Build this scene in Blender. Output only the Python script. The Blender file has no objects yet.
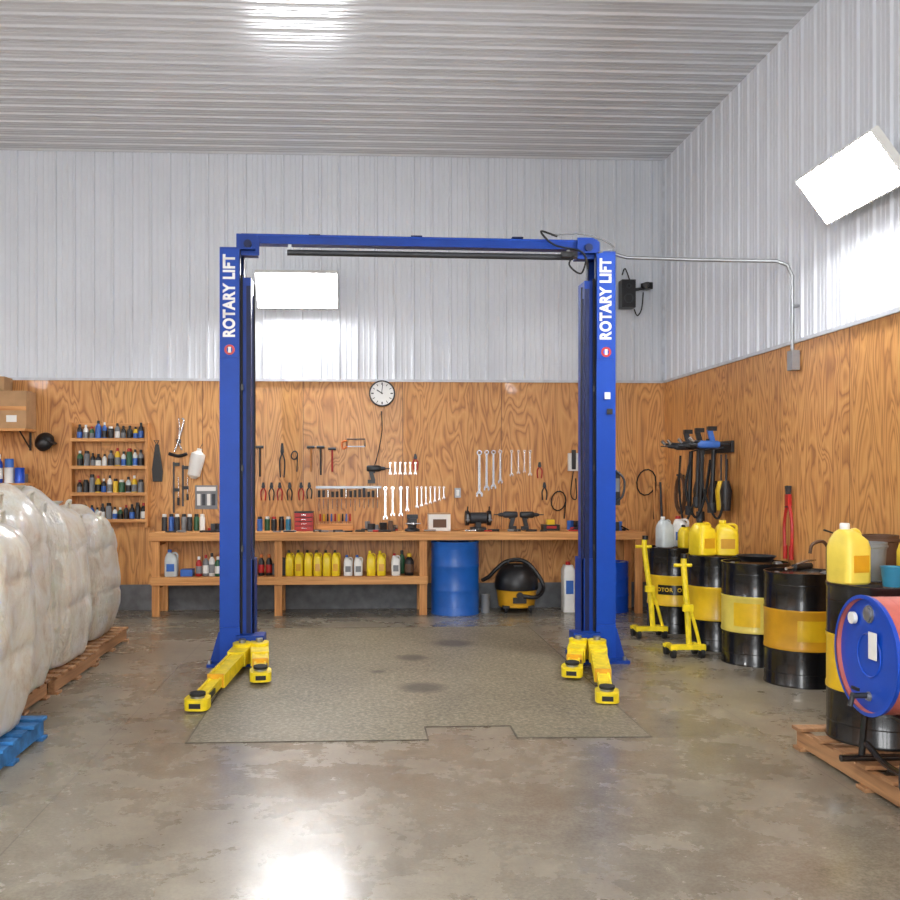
import bpy, bmesh, math, random
from mathutils import Vector, Matrix, Euler, noise
random.seed(7)
sc=bpy.context.scene
PI=math.pi
# ------------------------------------------------------------------ materials
def lin(c):
    return tuple(((x/255)/12.92 if x/255<=0.04045 else ((x/255+0.055)/1.055)**2.4) for x in c)+(1,)
def newmat(name):
    m=bpy.data.materials.new(name); m.use_nodes=True
    nt=m.node_tree; return m,nt,nt.nodes,nt.links,nt.nodes['Principled BSDF']
def pm(name,rgb,rough=.5,metal=0,var=.12,scale=9,bump=0,coat=0,spec=.5):
    m,nt,N,L,p=newmat(name)
    tc=N.new('ShaderNodeTexCoord'); nz=N.new('ShaderNodeTexNoise'); nz.inputs['Scale'].default_value=scale; nz.inputs['Detail'].default_value=5
    L.new(tc.outputs['Object'],nz.inputs['Vector'])
    r=N.new('ShaderNodeValToRGB'); c=lin(rgb)
    r.color_ramp.elements[0].position=.3; r.color_ramp.elements[1].position=.7
    r.color_ramp.elements[0].color=tuple(x*(1-var) for x in c[:3])+(1,)
    r.color_ramp.elements[1].color=tuple(min(1,x*(1+var)) for x in c[:3])+(1,)
    L.new(nz.outputs['Fac'],r.inputs['Fac']); L.new(r.outputs['Color'],p.inputs['Base Color'])
    p.inputs['Roughness'].default_value=rough; p.inputs['Metallic'].default_value=metal
    p.inputs['Coat Weight'].default_value=coat; p.inputs['Specular IOR Level'].default_value=spec
    if bump:
        b=N.new('ShaderNodeBump'); b.inputs['Strength'].default_value=bump; b.inputs['Distance'].default_value=.01
        L.new(nz.outputs['Fac'],b.inputs['Height']); L.new(b.outputs['Normal'],p.inputs['Normal'])
    return m
def emis(name,rgb,st):
    m,nt,N,L,p=newmat(name)
    p.inputs['Base Color'].default_value=lin(rgb); p.inputs['Emission Color'].default_value=lin(rgb); p.inputs['Emission Strength'].default_value=st
    return m
def math_node(N,L,op,a,b=None,c=None):
    n=N.new('ShaderNodeMath'); n.operation=op
    for i,x in enumerate((a,b,c)):
        if x is None: continue
        if isinstance(x,(int,float)): n.inputs[i].default_value=x
        else: L.new(x,n.inputs[i])
    return n.outputs[0]
def mixc(N,L,f,a,b,bt='MIX'):
    n=N.new('ShaderNodeMix'); n.data_type='RGBA'; n.blend_type=bt
    for s,x in ((0,f),(6,a),(7,b)):
        if hasattr(x,'is_output'): L.new(x,n.inputs[s])
        else: n.inputs[s].default_value=x
    return n.outputs[2]
def ramp(N,L,f,stops):
    r=N.new('ShaderNodeValToRGB'); e=r.color_ramp.elements
    while len(e)<len(stops): e.new(.5)
    for i,(p,c) in enumerate(stops): e[i].position=p; e[i].color=c
    L.new(f,r.inputs['Fac']); return r.outputs['Color']
def noise_n(N,L,vec,scale,detail=4,dist=0,rough=.5):
    n=N.new('ShaderNodeTexNoise'); n.inputs['Scale'].default_value=scale; n.inputs['Detail'].default_value=detail
    n.inputs['Distortion'].default_value=dist; n.inputs['Roughness'].default_value=rough
    L.new(vec,n.inputs['Vector']); return n.outputs['Fac']

def plywood():
    m,nt,N,L,p=newmat('plywood_fir')
    tc=N.new('ShaderNodeTexCoord'); sx=N.new('ShaderNodeSeparateXYZ'); L.new(tc.outputs['Object'],sx.inputs[0])
    h=math_node(N,L,'ADD',sx.outputs[0],sx.outputs[1])
    q=math_node(N,L,'DIVIDE',h,1.22); pid=math_node(N,L,'FLOOR',q); fr=math_node(N,L,'FRACT',q)
    off=math_node(N,L,'MULTIPLY',pid,7.31)
    cv=N.new('ShaderNodeCombineXYZ')
    L.new(math_node(N,L,'MULTIPLY',h,2.8),cv.inputs[0]); L.new(off,cv.inputs[1]); L.new(math_node(N,L,'MULTIPLY',sx.outputs[2],.55),cv.inputs[2])
    n1=noise_n(N,L,cv.outputs[0],1.5,2.5,.7,.45)
    rings=math_node(N,L,'FRACT',math_node(N,L,'MULTIPLY',n1,13))
    c1=ramp(N,L,rings,[(0,lin((142,80,32))),(.25,lin((200,136,70))),(.55,lin((222,166,98))),(.85,lin((204,140,74))),(1,lin((142,82,34)))])
    cv2=N.new('ShaderNodeCombineXYZ'); L.new(math_node(N,L,'MULTIPLY',h,60),cv2.inputs[0]); L.new(math_node(N,L,'MULTIPLY',sx.outputs[2],2.5),cv2.inputs[2])
    fine=noise_n(N,L,cv2.outputs[0],1,3)
    c2=mixc(N,L,.22,c1,ramp(N,L,fine,[(.3,lin((144,88,42))),(.7,lin((234,178,112)))]))
    cv3=N.new('ShaderNodeCombineXYZ'); L.new(math_node(N,L,'MULTIPLY',pid,3.77),cv3.inputs[0])
    wn=N.new('ShaderNodeTexWhiteNoise'); L.new(cv3.outputs[0],wn.inputs['Vector'])
    c3=mixc(N,L,.18,c2,ramp(N,L,wn.outputs['Value'],[(0,lin((168,104,50))),(1,lin((226,174,108)))]))
    d=math_node(N,L,'ABSOLUTE',math_node(N,L,'SUBTRACT',fr,.5)); seam=math_node(N,L,'GREATER_THAN',d,.497)
    c4=mixc(N,L,seam,c3,lin((100,60,30)))
    L.new(c4,p.inputs['Base Color']); p.inputs['Roughness'].default_value=.5; p.inputs['Coat Weight'].default_value=.08
    return m
def lumber(name,a,b,axis=0):
    m,nt,N,L,p=newmat(name)
    tc=N.new('ShaderNodeTexCoord'); mp=N.new('ShaderNodeMapping'); L.new(tc.outputs['Object'],mp.inputs[0])
    s=[30,30,30]; s[axis]=1.5; mp.inputs['Scale'].default_value=s
    f=noise_n(N,L,mp.outputs[0],1,4,.8)
    L.new(ramp(N,L,f,[(.25,lin(a)),(.75,lin(b))]),p.inputs['Base Color']); p.inputs['Roughness'].default_value=.6
    return m
def concrete():
    m,nt,N,L,p=newmat('sealed_concrete')
    tc=N.new('ShaderNodeTexCoord'); v=tc.outputs['Object']
    n1=noise_n(N,L,v,.45,8,.3,.66); n2=noise_n(N,L,v,2.2,9,.2,.72); n3=noise_n(N,L,v,60,4,0,.7); n5=noise_n(N,L,v,8,8,.15,.7)
    c=ramp(N,L,n1,[(.3,lin((86,80,68))),(.5,lin((124,115,98))),(.7,lin((154,144,124)))])
    c=mixc(N,L,.45,c,ramp(N,L,n2,[(.3,lin((70,63,52))),(.5,lin((122,114,98))),(.7,lin((166,158,140)))]))
    c=mixc(N,L,.22,c,ramp(N,L,n5,[(.34,lin((70,64,54))),(.5,lin((126,118,102))),(.66,lin((172,164,146)))]))
    c=mixc(N,L,.16,c,ramp(N,L,n3,[(.35,lin((54,50,44))),(.65,lin((190,184,170)))]))
    n4=noise_n(N,L,v,.9,8,.3,.66); st=ramp(N,L,n4,[(.48,(0,0,0,1)),(.74,(1,1,1,1))])
    c=mixc(N,L,math_node(N,L,'MULTIPLY',st,.6),c,lin((72,60,44)))
    sx=N.new('ShaderNodeSeparateXYZ'); L.new(v,sx.inputs[0])
    def joint(o,pos,per):
        q=math_node(N,L,'FRACT',math_node(N,L,'DIVIDE',math_node(N,L,'SUBTRACT',o,pos),per))
        return math_node(N,L,'LESS_THAN',math_node(N,L,'ABSOLUTE',math_node(N,L,'SUBTRACT',q,.5)),.004/per)
    j=math_node(N,L,'MAXIMUM',joint(sx.outputs[0],-1.55+2.05,4.1),joint(sx.outputs[1],5.86+2.6,5.2))
    c=mixc(N,L,math_node(N,L,'MULTIPLY',j,.5),c,lin((60,54,46)))
    L.new(c,p.inputs['Base Color'])
    rs=math_node(N,L,'ADD',math_node(N,L,'MULTIPLY',n1,.5),math_node(N,L,'MULTIPLY',n2,.5))
    rr=N.new('ShaderNodeMapRange'); L.new(rs,rr.inputs[0]); rr.inputs[1].default_value=.36; rr.inputs[2].default_value=.64; rr.inputs[3].default_value=.14; rr.inputs[4].default_value=.40
    L.new(rr.outputs[0],p.inputs['Roughness']); p.inputs['Specular IOR Level'].default_value=.6
    b=N.new('ShaderNodeBump'); b.inputs['Strength'].default_value=.10; b.inputs['Distance'].default_value=.006
    L.new(n5,b.inputs['Height']); L.new(b.outputs[0],p.inputs['Normal'])
    return m
def patchmat():
    m,nt,N,L,p=newmat('exposed_aggregate_concrete')
    tc=N.new('ShaderNodeTexCoord'); v=tc.outputs['Object']
    n1=noise_n(N,L,v,1.1,6,.5,.65); n2=noise_n(N,L,v,36,4,0,.75)
    c=ramp(N,L,n1,[(.3,lin((94,86,68))),(.7,lin((138,128,104)))])
    c=mixc(N,L,.5,c,ramp(N,L,n2,[(.36,lin((50,46,36))),(.5,lin((114,106,86))),(.64,lin((174,164,142)))]))
    for (x,y,r) in ((.48,7.3,.19),(.46,8.5,.15),(.15,7.9,.08),(.9,9.2,.2)):
        sub=N.new('ShaderNodeVectorMath'); sub.operation='DISTANCE'; L.new(v,sub.inputs[0]); sub.inputs[1].default_value=(x,y,0)
        d=math_node(N,L,'ADD',sub.outputs['Value'],math_node(N,L,'MULTIPLY',n1,.08))
        f=ramp(N,L,math_node(N,L,'DIVIDE',d,r*1.6),[(.5,(.8,.8,.8,1)),(.9,(0,0,0,1))])
        c=mixc(N,L,f,c,lin((50,40,32)))
    L.new(c,p.inputs['Base Color']); p.inputs['Roughness'].default_value=.5
    b=N.new('ShaderNodeBump'); b.inputs['Strength'].default_value=.35; b.inputs['Distance'].default_value=.005
    L.new(n2,b.inputs['Height']); L.new(b.outputs[0],p.inputs['Normal'])
    return m
M_ply=plywood(); M_conc=concrete(); M_patch=patchmat()
M_joint=pm('dirty_joint_filler',(84,76,62),.8,var=.3,scale=20)
M_steel=pm('painted_wall_steel',(216,220,226),.33,.0,.03,2)
M_ceil=pm('painted_ceiling_steel',(212,215,219),.24,.2,.04,2,coat=.2)
M_trim=pm('white_trim',(200,204,210),.4)
M_curb=pm('concrete_curb',(104,106,108),.8,var=.25,bump=.3)
M_lumber=lumber('bench_lumber',(176,114,60),(228,170,104),0)
M_lumberv=lumber('bench_lumber_upright',(170,108,54),(224,164,98),2)
M_pal=lumber('pallet_wood',(116,78,48),(184,138,94),1)
M_palb=pm('pallet_blue_paint',(40,104,160),.7,var=.45,scale=14,bump=.3)
M_blue=pm('lift_blue_paint',(10,54,138),.46,.0,.12,5,spec=.25)
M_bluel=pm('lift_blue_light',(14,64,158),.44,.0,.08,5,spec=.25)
M_blued=pm('lift_blue_dark',(6,22,66),.5,var=.2,spec=.3)
M_yel=pm('arm_yellow_paint',(230,204,24),.45,var=.18,scale=14,coat=.05)
M_blk=pm('black_plastic',(24,24,26),.42,var=.3)
M_rub=pm('black_rubber',(18,18,18),.75)
M_white=pm('white_plastic',(228,227,222),.4,var=.05)
M_red=pm('red_plastic',(176,30,26),.4)
M_chrome=pm('chrome_steel',(205,205,205),.25,1,.06)
M_gal=pm('galvanised_steel',(150,152,154),.4,.8,.1)
M_iron=pm('cast_iron',(60,62,66),.5,.5,.2)
M_dblk=pm('drum_black',(18,18,20),.26,.0,.3,6,coat=.3)
M_dyel=pm('drum_yellow',(226,184,28),.36,.0,.14,5,coat=.15)
M_dpale=pm('drum_pale_yellow',(220,200,92),.38,.0,.14,5,coat=.15)
M_dorg=pm('drum_amber',(212,156,30),.38,.0,.14,5,coat=.15)
M_dblue=pm('drum_blue',(16,88,172),.42,.0,.12,5,coat=.1)
M_lid=pm('drum_lid_blue',(6,68,176),.36,.0,.1,5,coat=.15)
M_dred=pm('drum_red_faded',(184,98,88),.55,.0,.2,6)
M_jug=pm('yellow_jug_plastic',(234,204,36),.38,var=.06)
M_jugp=pm('pale_jug_plastic',(232,208,84),.4,var=.08)
M_clear=pm('translucent_jug',(196,204,204),.25,var=.1)
M_teal=pm('teal_plastic',(40,120,150),.4)
M_lblue=pm('light_blue_plastic',(50,100,180),.4)
M_grn=pm('green_plastic',(40,90,56),.4)
M_org=pm('orange_plastic',(214,110,34),.4)
M_grey=pm('grey_plastic',(120,122,124),.5)
M_card=pm('cardboard',(176,138,98),.8,var=.1)
M_brown=pm('brown_leather',(92,64,44),.6)
M_face=pm('clock_face_white',(240,240,236),.4,var=.02)
M_em=emis('fluorescent_tubes',(252,253,255),62)
def bagmat():
    m,nt,N,L,p=newmat('woven_bag_film')
    tc=N.new('ShaderNodeTexCoord'); v=tc.outputs['Object']
    n=noise_n(N,L,v,3.2,7,1.2,.68)
    L.new(ramp(N,L,n,[(.28,lin((222,200,172))),(.48,lin((246,237,220))),(.7,lin((254,252,246)))]),p.inputs['Base Color'])
    p.inputs['Roughness'].default_value=.34; p.inputs['Coat Weight'].default_value=.35; p.inputs['Coat Roughness'].default_value=.15
    p.inputs['Subsurface Weight'].default_value=.25; p.inputs['Subsurface Radius'].default_value=(.08,.06,.04); p.inputs['Subsurface Scale'].default_value=.5
    mp=N.new('ShaderNodeMapping'); L.new(v,mp.inputs[0]); mp.inputs['Scale'].default_value=(10,10,3.2)
    n2=noise_n(N,L,mp.outputs[0],1.5,8,2.6,.72)
    b=N.new('ShaderNodeBump'); b.inputs['Strength'].default_value=1; b.inputs['Distance'].default_value=.06
    L.new(n2,b.inputs['Height']); L.new(b.outputs[0],p.inputs['Normal'])
    return m
M_bag=bagmat()
# ------------------------------------------------------------------ builder
def T(x,y,z): return Matrix.Translation((x,y,z))
def R(a,ax): return Matrix.Rotation(a,4,ax)
class B:
    def __init__(s,name): s.n=name; s.v=[]; s.f=[]; s.m=[]; s.mats=[]; s.M=Matrix.Identity(4)
    def add(s,vs,fs,mat,M=None):
        X=s.M@M if M is not None else s.M
        o=len(s.v); s.v+=[X@Vector(v) for v in vs]
        for i,f in enumerate(fs):
            mm=mat[i] if isinstance(mat,list) else mat
            if mm not in s.mats: s.mats.append(mm)
            s.f.append([j+o for j in f]); s.m.append(s.mats.index(mm))
    def box(s,c,d,mat,rot=None,M=None,tz=1,ty=None):
        x,y,z=[k/2 for k in d]; ty=tz if ty is None else ty
        vs=[(-x,-y,-z),(x,-y,-z),(x,y,-z),(-x,y,-z),(-x*tz,-y*ty,z),(x*tz,-y*ty,z),(x*tz,y*ty,z),(-x*tz,y*ty,z)]
        fs=[(0,3,2,1),(4,5,6,7),(0,1,5,4),(1,2,6,5),(2,3,7,6),(3,0,4,7)]
        X=T(*c)
        if rot: X=X@Euler(rot).to_matrix().to_4x4()
        if M is not None: X=M@X
        s.add(vs,fs,mat,X)
    def lathe(s,prof,mat,M=None,n=28,cap=True):
        vs=[];fs=[];ms=[]
        for r,z in prof:
            for i in range(n):
                a=2*PI*i/n; vs.append((r*math.cos(a),r*math.sin(a),z))
        for k in range(len(prof)-1):
            mm=mat(( prof[k][1]+prof[k+1][1])/2,(prof[k][0]+prof[k+1][0])/2) if callable(mat) else mat
            for i in range(n):
                j=(i+1)%n; fs.append((k*n+i,k*n+j,(k+1)*n+j,(k+1)*n+i)); ms.append(mm)
        if cap:
            for k,rev in ((0,True),(len(prof)-1,False)):
                mm=mat(prof[k][1],0) if callable(mat) else mat
                f=[k*n+i for i in range(n)]; fs.append(f[::-1] if rev else f); ms.append(mm)
        s.add(vs,fs,ms,M)
    def cyl(s,p0,p1,r,mat,r2=None,n=14):
        p0=Vector(p0);p1=Vector(p1);d=p1-p0
        if d.length<1e-6: return
        X=Matrix.Translation(p0)@d.to_track_quat('Z','Y').to_matrix().to_4x4()
        s.lathe([(r,0),(r if r2 is None else r2,d.length)],mat,X,n)
    def tube(s,pts,r,mat,n=8,smooth=0):
        pts=[Vector(p) for p in pts]
        if smooth:
            q=[]
            P=[pts[0]]+pts+[pts[-1]]
            for i in range(1,len(P)-2):
                for k in range(smooth):
                    t=k/smooth; a,b,c,d=P[i-1],P[i],P[i+1],P[i+2]
                    q.append(.5*((2*b)+(c-a)*t+(2*a-5*b+4*c-d)*t*t+(3*b-a-3*c+d)*t**3))
            q.append(pts[-1]); pts=q
        vs=[];fs=[];up=None
        for i,p in enumerate(pts):
            t=(pts[min(i+1,len(pts)-1)]-pts[max(i-1,0)]).normalized()
            if up is None: up=t.orthogonal().normalized()
            else: up=(up-t*up.dot(t)); up=up.normalized() if up.length>1e-6 else t.orthogonal().normalized()
            w=t.cross(up)
            for k in range(n):
                a=2*PI*k/n; vs.append(p+(up*math.cos(a)+w*math.sin(a))*r)
        for i in range(len(pts)-1):
            for k in range(n):
                j=(k+1)%n; fs.append((i*n+k,i*n+j,(i+1)*n+j,(i+1)*n+k))
        fs.append(list(range(n))[::-1]); fs.append([(len(pts)-1)*n+k for k in range(n)])
        s.add(vs,fs,mat)
    def loft(s,secs,mat,M=None,n=20):
        vs=[];fs=[]
        for cx,cy,z,hx,hy,p in secs:
            for i in range(n):
                a=2*PI*(i+.5)/n; c,d=math.cos(a),math.sin(a)
                vs.append((cx+hx*math.copysign(abs(c)**(2/p),c),cy+hy*math.copysign(abs(d)**(2/p),d),z))
        for k in range(len(secs)-1):
            for i in range(n):
                j=(i+1)%n; fs.append((k*n+i,k*n+j,(k+1)*n+j,(k+1)*n+i))
        fs.append(list(range(n))[::-1]); fs.append([(len(secs)-1)*n+k for k in range(n)])
        s.add(vs,fs,mat,M)
    def ext(s,poly,t,mat,M=None):
        n=len(poly); vs=[(x,0,z) for x,z in poly]+[(x,-t,z) for x,z in poly]
        fs=[list(range(n)),list(range(n,2*n))[::-1]]+[(i,(i+1)%n,n+(i+1)%n,n+i) for i in range(n)]
        s.add(vs,fs,mat,M)
    def ring(s,ro,ri,t,mat,M=None,n=20):
        vs=[];fs=[]
        for y in (0,-t):
            for r in (ro,ri):
                for i in range(n):
                    a=2*PI*i/n; vs.append((r*math.cos(a),y,r*math.sin(a)))
        for i in range(n):
            j=(i+1)%n
            for a,b in ((0,1),(1,3),(3,2),(2,0)):
                fs.append((a*n+i,a*n+j,b*n+j,b*n+i))
        s.add(vs,fs,mat,M)
    def text(s,body,size,mat,M,off=.022):
        cu=bpy.data.curves.new('t','FONT'); cu.body=body; cu.size=size; cu.extrude=.0012; cu.offset=size*off; cu.align_x='CENTER'; cu.align_y='CENTER'; cu.space_character=1.06
        o=bpy.data.objects.new('t',cu); sc.collection.objects.link(o)
        dg=bpy.context.evaluated_depsgraph_get(); me=bpy.data.meshes.new_from_object(o.evaluated_get(dg))
        s.add([v.co.copy() for v in me.vertices],[list(p.vertices) for p in me.polygons],mat,M)
        bpy.data.objects.remove(o); bpy.data.meshes.remove(me); bpy.data.curves.remove(cu)
    def done(s,bevel=0,sharp=38,loc=None):
        me=bpy.data.meshes.new(s.n)
        c=Vector(loc) if loc else Vector((0,0,0))
        me.from_pydata([v-c for v in s.v],[],s.f)
        for m in s.mats: me.materials.append(m)
        me.polygons.foreach_set('material_index',s.m)
        bm=bmesh.new(); bm.from_mesh(me); bmesh.ops.recalc_face_normals(bm,faces=bm.faces); bm.to_mesh(me); bm.free()
        me.polygons.foreach_set('use_smooth',[True]*len(me.polygons)); me.set_sharp_from_angle(angle=math.radians(sharp))
        me.update()
        o=bpy.data.objects.new(s.n,me); o.location=c; sc.collection.objects.link(o)
        if bevel:
            b=o.modifiers.new('bevel','BEVEL'); b.width=bevel; b.segments=2; b.limit_method='ANGLE'; b.angle_limit=math.radians(50)
        return o
# ------------------------------------------------------------------ room
XR,YB,ZC=3.81,11.7,5.58
XL,YF=-7.6,-5.5
WZ0,WZ1=.31,2.79
b=B('floor'); b.box(((XL+XR)/2,(YB+YF)/2,-.1),(XR-XL+.4,YB-YF+.4,.2),M_conc); b.done()
def profile(a0,a1,pitch=.2286):
    pts=[]; a=a0
    while a<a1:
        for da,o in ((0,0),(.012,.019),(.034,.019),(.046,0),(.095,0),(.101,.005),(.113,.005),(.119,0),(.158,0),(.164,.005),(.176,.005),(.182,0)):
            if a+da<=a1: pts.append((a+da,o))
        a+=pitch
    pts.append((a1,0)); return pts
def clad(b,a0,a1,c0,c1,fn,mat):
    pts=profile(a0,a1); n=len(pts)
    vs=[fn(a,o,c0) for a,o in pts]+[fn(a,o,c1) for a,o in pts]
    b.add(vs,[(i,i+1,n+i+1,n+i) for i in range(n-1)],mat)
b=B('wall_back')
b.box(((XL+XR)/2,YB+.1,ZC/2),(XR-XL+.4,.16,ZC),M_trim)
clad(b,XL,XR,WZ1,ZC,lambda a,o,c:(a,YB-.002-o,c),M_steel)
b.box(((XL+XR)/2,YB+.0,(WZ0+WZ1)/2),(XR-XL,.05,WZ1-WZ0),M_ply)
b.box(((XL+XR)/2,YB+.0,WZ0/2),(XR-XL,.05,WZ0),M_curb)
b.done()
b=B('wall_right')
b.box((XR+.1,(YB+YF)/2,ZC/2),(.16,YB-YF+.3,ZC),M_trim)
clad(b,YF,YB,WZ1,ZC,lambda a,o,c:(XR-.002-o,a,c),M_steel)
b.box((XR,(YB+YF)/2,(WZ0+WZ1)/2),(.04,YB-YF,WZ1-WZ0),M_ply)
b.box((XR,(YB+YF)/2,WZ0/2),(.04,YB-YF,WZ0),M_curb)
b.done()
b=B('wall_left')
b.box((XL-.1,(YB+YF)/2,ZC/2),(.16,YB-YF+.3,ZC),M_trim)
clad(b,YF,YB,WZ1,ZC,lambda a,o,c:(XL+.002+o,a,c),M_steel)
b.box((XL,(YB+YF)/2,(WZ0+WZ1)/2),(.05,YB-YF,WZ1-WZ0),M_ply)
b.box((XL,(YB+YF)/2,WZ0/2),(.05,YB-YF,WZ0),M_curb)
b.done()
b=B('wall_front')
b.box(((XL+XR)/2,YF-.1,ZC/2),(XR-XL+.4,.16,ZC),M_trim)
clad(b,XL,XR,0,ZC,lambda a,o,c:(a,YF+.002+o,c),M_steel)
b.done()
b=B('ceiling')
b.box(((XL+XR)/2,(YB+YF)/2,ZC+.12),(XR-XL+.4,YB-YF+.4,.16),M_trim)
clad(b,YF,YB,XL,XR,lambda a,o,c:(c,a,ZC-.002-o),M_ceil)
b.done()
b=B('trim_1')
b.box(((XL+XR)/2,YB-.035,WZ1+.01),(XR-XL-.1,.02,.03),M_trim)
b.box((XR-.04,YB-.04,(WZ1+ZC)/2),(.03,.03,ZC-WZ1-.05),M_trim)
b.done()
b=B('trim_2'); b.box((XR-.03,(YB+YF)/2,WZ1+.01),(.02,YB-YF-.1,.03),M_trim); b.done()
b=B('floor_patch')
pl=[(-1.06,5.86),(.42,5.86),(.42,6.16),(.98,6.16),(.98,5.88),(1.82,5.86),(1.82,10.2),(-1.06,10.2)]
n=len(pl); b.add([(x,y,.001) for x,y in pl]+[(x,y,.005) for x,y in pl],[list(range(n))[::-1],list(range(n,2*n))]+[(i,(i+1)%n,n+(i+1)%n,n+i) for i in range(n)],M_patch)
for i in range(n):
    p=Vector(pl[i]+(0,)); q=Vector(pl[(i+1)%n]+(0,)); d=q-p
    b.box((p+q)/2+Vector((0,0,.0032)),(d.length+.01,.010,.005),M_joint,rot=(0,0,math.atan2(d.y,d.x)))
b.done()
# ------------------------------------------------------------------ lights
def fixture(c,L,Nn,length=1.12,wid=.44,wall=None):
    b=B('wall_light_fixture'); L=Vector(L).normalized(); Nn=Vector(Nn).normalized(); U=Nn.cross(L)
    X=Matrix((( L.x,U.x,Nn.x,c[0]),(L.y,U.y,Nn.y,c[1]),(L.z,U.z,Nn.z,c[2]),(0,0,0,1)))
    b.box((0,0,-.03),(length,wid,.03),M_white,M=X)
    for sg in (-1,1):
        b.box((0,sg*(wid/2),-.008),(length,.012,.06),M_white,M=X)
        b.box((sg*(length/2),0,-.008),(.012,wid,.06),M_white,M=X)
    b.box((0,0,.0),(length-.02,wid-.02,.012),M_em,M=X)
    for k in range(6):
        y=-wid/2+wid*(k+.5)/6
        b.cyl(X@Vector((-length/2+.02,y,.018)),X@Vector((length/2-.02,y,.018)),.0125,M_em,n=8)
    b.box((0,0,-.06),(length*.5,.10,.04),M_gal,M=X)
    if wall:
        for sg in (-.3,.3):
            a=X@Vector((sg*length,0,-.05)); w=Vector(wall(a)); b.cyl(a,w,.012,M_gal)
            b.cyl(w,w+(a-w).normalized()*.015,.04,M_gal)
    b.done()
wb=lambda a:(a.x,YB-.005,a.z); wr=lambda a:(XR-.005,a.y,a.z); wl=lambda a:(XL+.005,a.y,a.z)
fixture((-.755,11.45,3.86),(1,0,0),(0,-.76,-.65),.97,.48,wb)
fixture((3.56,6.76,3.79),(0,1,0),(-.80,0,-.60),1.10,.42,wr)
fixture((3.56,0.8,3.79),(0,1,0),(-.80,0,-.60),1.12,.44,wr)  # out of view on the right wall, added for fill
fixture((XL+.25,7.2,3.85),(0,1,0),(.80,0,-.60),1.12,.44,wl)  # unseen left-wall fixture, added to fill from the side
fixture((XL+.25,1.0,3.85),(0,1,0),(.80,0,-.60),1.12,.44,wl)  # second unseen left-wall fixture, also added as fill
def area(loc,size,power,rot=(0,0,0),col=(.97,.985,1)):
    l=bpy.data.lights.new('added_fill','AREA'); l.shape='RECTANGLE'; l.size,l.size_y=size; l.energy=power; l.color=col
    o=bpy.data.objects.new('added_fill_light',l); o.location=loc; o.rotation_euler=rot; sc.collection.objects.link(o)  # soft fill lamps added out of view, not fittings of the shop
area((-1.5,1.0,5.4),(3,1.2),270)  # added overhead fill near the ceiling, outside the view
area((-1.0,-4.6,2.6),(4.5,3.2),600,(math.radians(88),0,0))  # added fill behind the camera, aimed at the back wall
# ------------------------------------------------------------------ two post lift
b=B('two_post_car_lift')
YL=8.47
def post(xc,sg):
    o=-.145*sg
    H=3.6
    b.box((xc+o,YL,H/2),(.012,.34,H),M_blue)
    for yy in (-.17,.17):
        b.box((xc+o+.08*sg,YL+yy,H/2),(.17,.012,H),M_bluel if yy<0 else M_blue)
        b.box((xc+o+.165*sg,YL+yy*.86,H/2),(.012,.055,H),M_blued)
    b.box((xc+.06*sg,YL,H/2-.06),(.11,.24,H-.35),M_blue)
    b.box((xc+.095*sg,YL-.128,H/2-.06),(.04,.015,H-.5),M_blued)
    b.box((xc+.035*sg,YL-.135,H/2-.02),(.016,.02,H-.4),M_rub)
    b.box((xc+.135*sg,YL-.12,H/2-.1),(.02,.03,H-.6),M_blued)
    b.box((xc+.075*sg,YL,.5),(.13,.27,.8),M_blue)
    b.tube([(xc+.145*sg,YL-.145,3.3),(xc+.15*sg,YL-.145,2.2),(xc+.145*sg,YL-.145,1.0)],.007,M_rub)
    for z in (1.0,1.7,2.4): b.box((xc+.045*sg,YL-.181,z),(.02,.006,.05),M_blk)
    b.box((xc+o+.08*sg,YL-.181,3.12),(.165,.006,.92),M_bluel)
    b.text('ROTARY LIFT',.15,M_white,T(xc+o+.082*sg,YL-.186,3.19)@R(PI/2,'X')@R(PI/2,'Z')@Matrix.Diagonal((.76,.92,1,1)),off=.04)
    b.ring(.045,.026,.003,M_red,T(xc+o+.082*sg,YL-.184,2.725)); b.box((xc+o+.082*sg,YL-.186,2.725),(.024,.003,.05),M_white)
    b.box((xc,YL,H+.008),(.30,.35,.016),M_blue)
    b.box((xc-.02*sg,YL-.02,.012),(.44,.60,.024),M_blue)
    for yy in (-.19,.19):
        b.ext([(-.085*sg,0),(0,0),(0,.26),(-.012*sg,.26)],.014,M_blue,T(xc+o,YL+yy+.01,.024))
        b.ext([(0,0),(.2*sg,0),(.17*sg,.3),(0,.3)],.014,M_bluel,T(xc+o,YL+yy,.024))
    for dx in (-.21,.17):
        for dy in (-.28,.05,.25):
            b.cyl((xc+dx*sg-.01,YL+dy,.024),(xc+dx*sg-.01,YL+dy,.055),.016,M_gal,n=6)
    b.box((xc+.12*sg,YL-.16,.16),(.24,.2,.2),M_blue)
    b.box((xc+.12*sg,YL-.27,.12),(.28,.05,.14),M_bluel)
post(-1.065,1); post(2.105,-1)
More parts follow.
